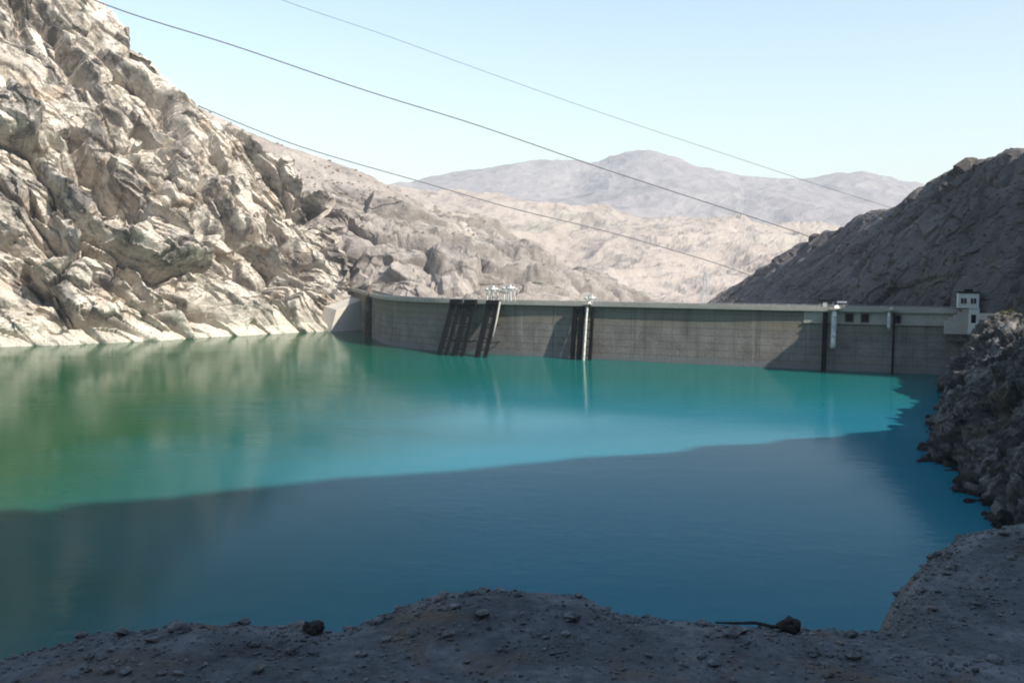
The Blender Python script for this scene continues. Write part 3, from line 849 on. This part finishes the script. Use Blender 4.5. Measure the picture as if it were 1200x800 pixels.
# rocks in the water off the right bank
for i, (px, py_, sz, m, lab) in enumerate([(1086, 527, (2.0, 1.7, 1.5), M_boulder, 'dark rock standing in the water just off the right bank'),
                                           (1096, 522, (1.5, 1.4, 1.5), M_bank, 'smaller brown rock at the waterline, between the dark rock and the right bank')]):
    w = water_at(px, py_)
    o = link('shore_rock', rock_mesh('shore_rock', sz, 300 + i, m)); o.location = (w[0], w[1], 0.35); tag(o, lab, 'rock', 'rocks in the water at the right bank')

# rock added in the gully by the dam, gully shade put into its colour
for i, (px, py_, d, sz) in enumerate([(434, 372, 505, (4.0, 6, 17))]):
    w = at(px, py_, d)
    o = link('added_buttress', rock_mesh('added_buttress', sz, 400 + i, M_gully_shade, 5)); o.location = w
    tag(o, 'narrow added rock against the left end of the dam wall, coloured dark as gully shade', 'rock')

# ---- gravel: thousands of loose stones, one object
base = []
for s_ in range(6):
    bm = bmesh.new(); bmesh.ops.create_icosphere(bm, subdivisions=1, radius=1.0)
    v = np.array([x.co[:] for x in bm.verts]); fcs = np.array([[q.index for q in f_.verts] for f_ in bm.faces]); bm.free()
    v = v * (1 + 0.30 * rng.normal(size=(len(v), 1)).clip(-1, 1)); base.append((v, fcs))
V, Fc, off = [], [], 0
n_st = 15000
X_ = rng.uniform(-4.2, 6.2, n_st); L_ = np.interp(X_, lip_x, lip_y)
Y_ = L_ + 0.25 - np.abs(rng.normal(size=n_st)) * 1.0
fl = slice(0, 1600); X_[fl] = rng.uniform(2.5, 4.4, 1600); Y_[fl] = np.interp(X_[fl], lip_x, lip_y) + rng.uniform(-.1, .9, 1600)
cl_ = fbm(np.stack([X_ / .45, Y_ / .35, X_ * 0], -1), 3, 36)
keep = (cl_ + 0.5 * rng.normal(size=n_st) * .35 > -.08) | (np.arange(n_st) < 900)
X_, Y_ = X_[keep], Y_[keep]; n_st = len(X_)
Z_ = ground_h(X_[:, None], Y_[:, None])[:, 0]
R_ = 0.004 + 0.012 * rng.random(n_st) ** 3 + np.where(rng.random(n_st) < .05, .045 * rng.random(n_st) ** 1.5, 0)
for x, y, z, r in zip(X_, Y_, Z_, R_):
    v, fcs = base[rng.integers(6)]
    a = rng.random() * 6.28; c, s_ = math.cos(a), math.sin(a)
    q = v * np.array([1.25, .95, .65]) * r
    q = np.stack([q[:, 0] * c - q[:, 1] * s_, q[:, 0] * s_ + q[:, 1] * c, q[:, 2]], -1) + np.array([x, y, z + r * .25])
    V.append(q); Fc.append(fcs + off); off += len(v)
tag(link('gravel', mesh_np('gravel', np.concatenate(V), np.concatenate(Fc), M_stone)), kind='stuff')

# ---- scrub: dry tufts over the hillsides, nobody could count them
def scrub(name, spots, mat, nleaf, leaf):
    cs, rs = np.array([s_[:3] for s_ in spots]), np.array([s_[3] for s_ in spots])
    n = len(cs) * nleaf
    c = np.repeat(cs, nleaf, 0); r = np.repeat(rs, nleaf)[:, None]
    d = rng.normal(size=(n, 3)); d /= np.linalg.norm(d, axis=1)[:, None]; d[:, 2] = np.abs(d[:, 2]) * .9
    p = c + d * r * rng.random((n, 1)) ** .5
    a = rng.normal(size=(n, 3)); a /= np.linalg.norm(a, axis=1)[:, None]
    b = np.cross(a, rng.normal(size=(n, 3))); b /= np.linalg.norm(b, axis=1)[:, None]
    l = (leaf * r * rng.uniform(.6, 1.4, (n, 1)))
    q = np.stack([p - a * l, p + b * l * .5, p + a * l, p - b * l * .5], 1).reshape(-1, 3)
    tag(link(name, mesh_np(name, q, np.arange(4 * n).reshape(-1, 4), mat)), kind='stuff')
def pick(P, n, cond, rmin, rmax):
    f_ = P.reshape(-1, 3); m = f_[cond(f_)]
    i = rng.integers(0, len(m), n); return [(*m[k], rng.uniform(rmin, rmax)) for k in i]
pxof = lambda f_: 600 + F * f_[:, 0] / f_[:, 1]
sp = pick(Pb, 260, lambda f_: (f_[:, 2] > 17) & (f_[:, 1] > 190), .4, 1.3) + pick(Pb, 90, lambda f_: (f_[:, 2] > 23) & (f_[:, 1] > 240), .8, 1.9) + pick(Ph, 350, lambda f_: (f_[:, 2] > 20) & (f_[:, 1] < 480), .5, 1.6)
scrub('scrub', sp, M_scrub, 60, .22)
sp = pick(Pcl[:, :430], 420, lambda f_: (f_[:, 2] > 95), .5, 1.5) + pick(Prg, 500, lambda f_: f_[:, 2] > 60, .7, 1.8)
scrub('dry_scrub', sp, M_dryscrub, 40, .25)

# ------------------------------------------------------------------ haze: one closed box of even air
hz, nt, bs = newmat('haze')
nt.nodes.remove(bs)
pv = nt.nodes.new('ShaderNodeVolumePrincipled')
pv.inputs['Color'].default_value = (.86, .95, 1.0, 1)
pv.inputs['Density'].default_value = 0.00008
pv.inputs['Anisotropy'].default_value = 0.0
nt.links.new(pv.outputs[0], nt.nodes['Material Output'].inputs['Volume'])
o = MB().box((-13000, -3000, -62), (13000, 13500, 1500)).build('haze', hz)
tag(o, kind='stuff')
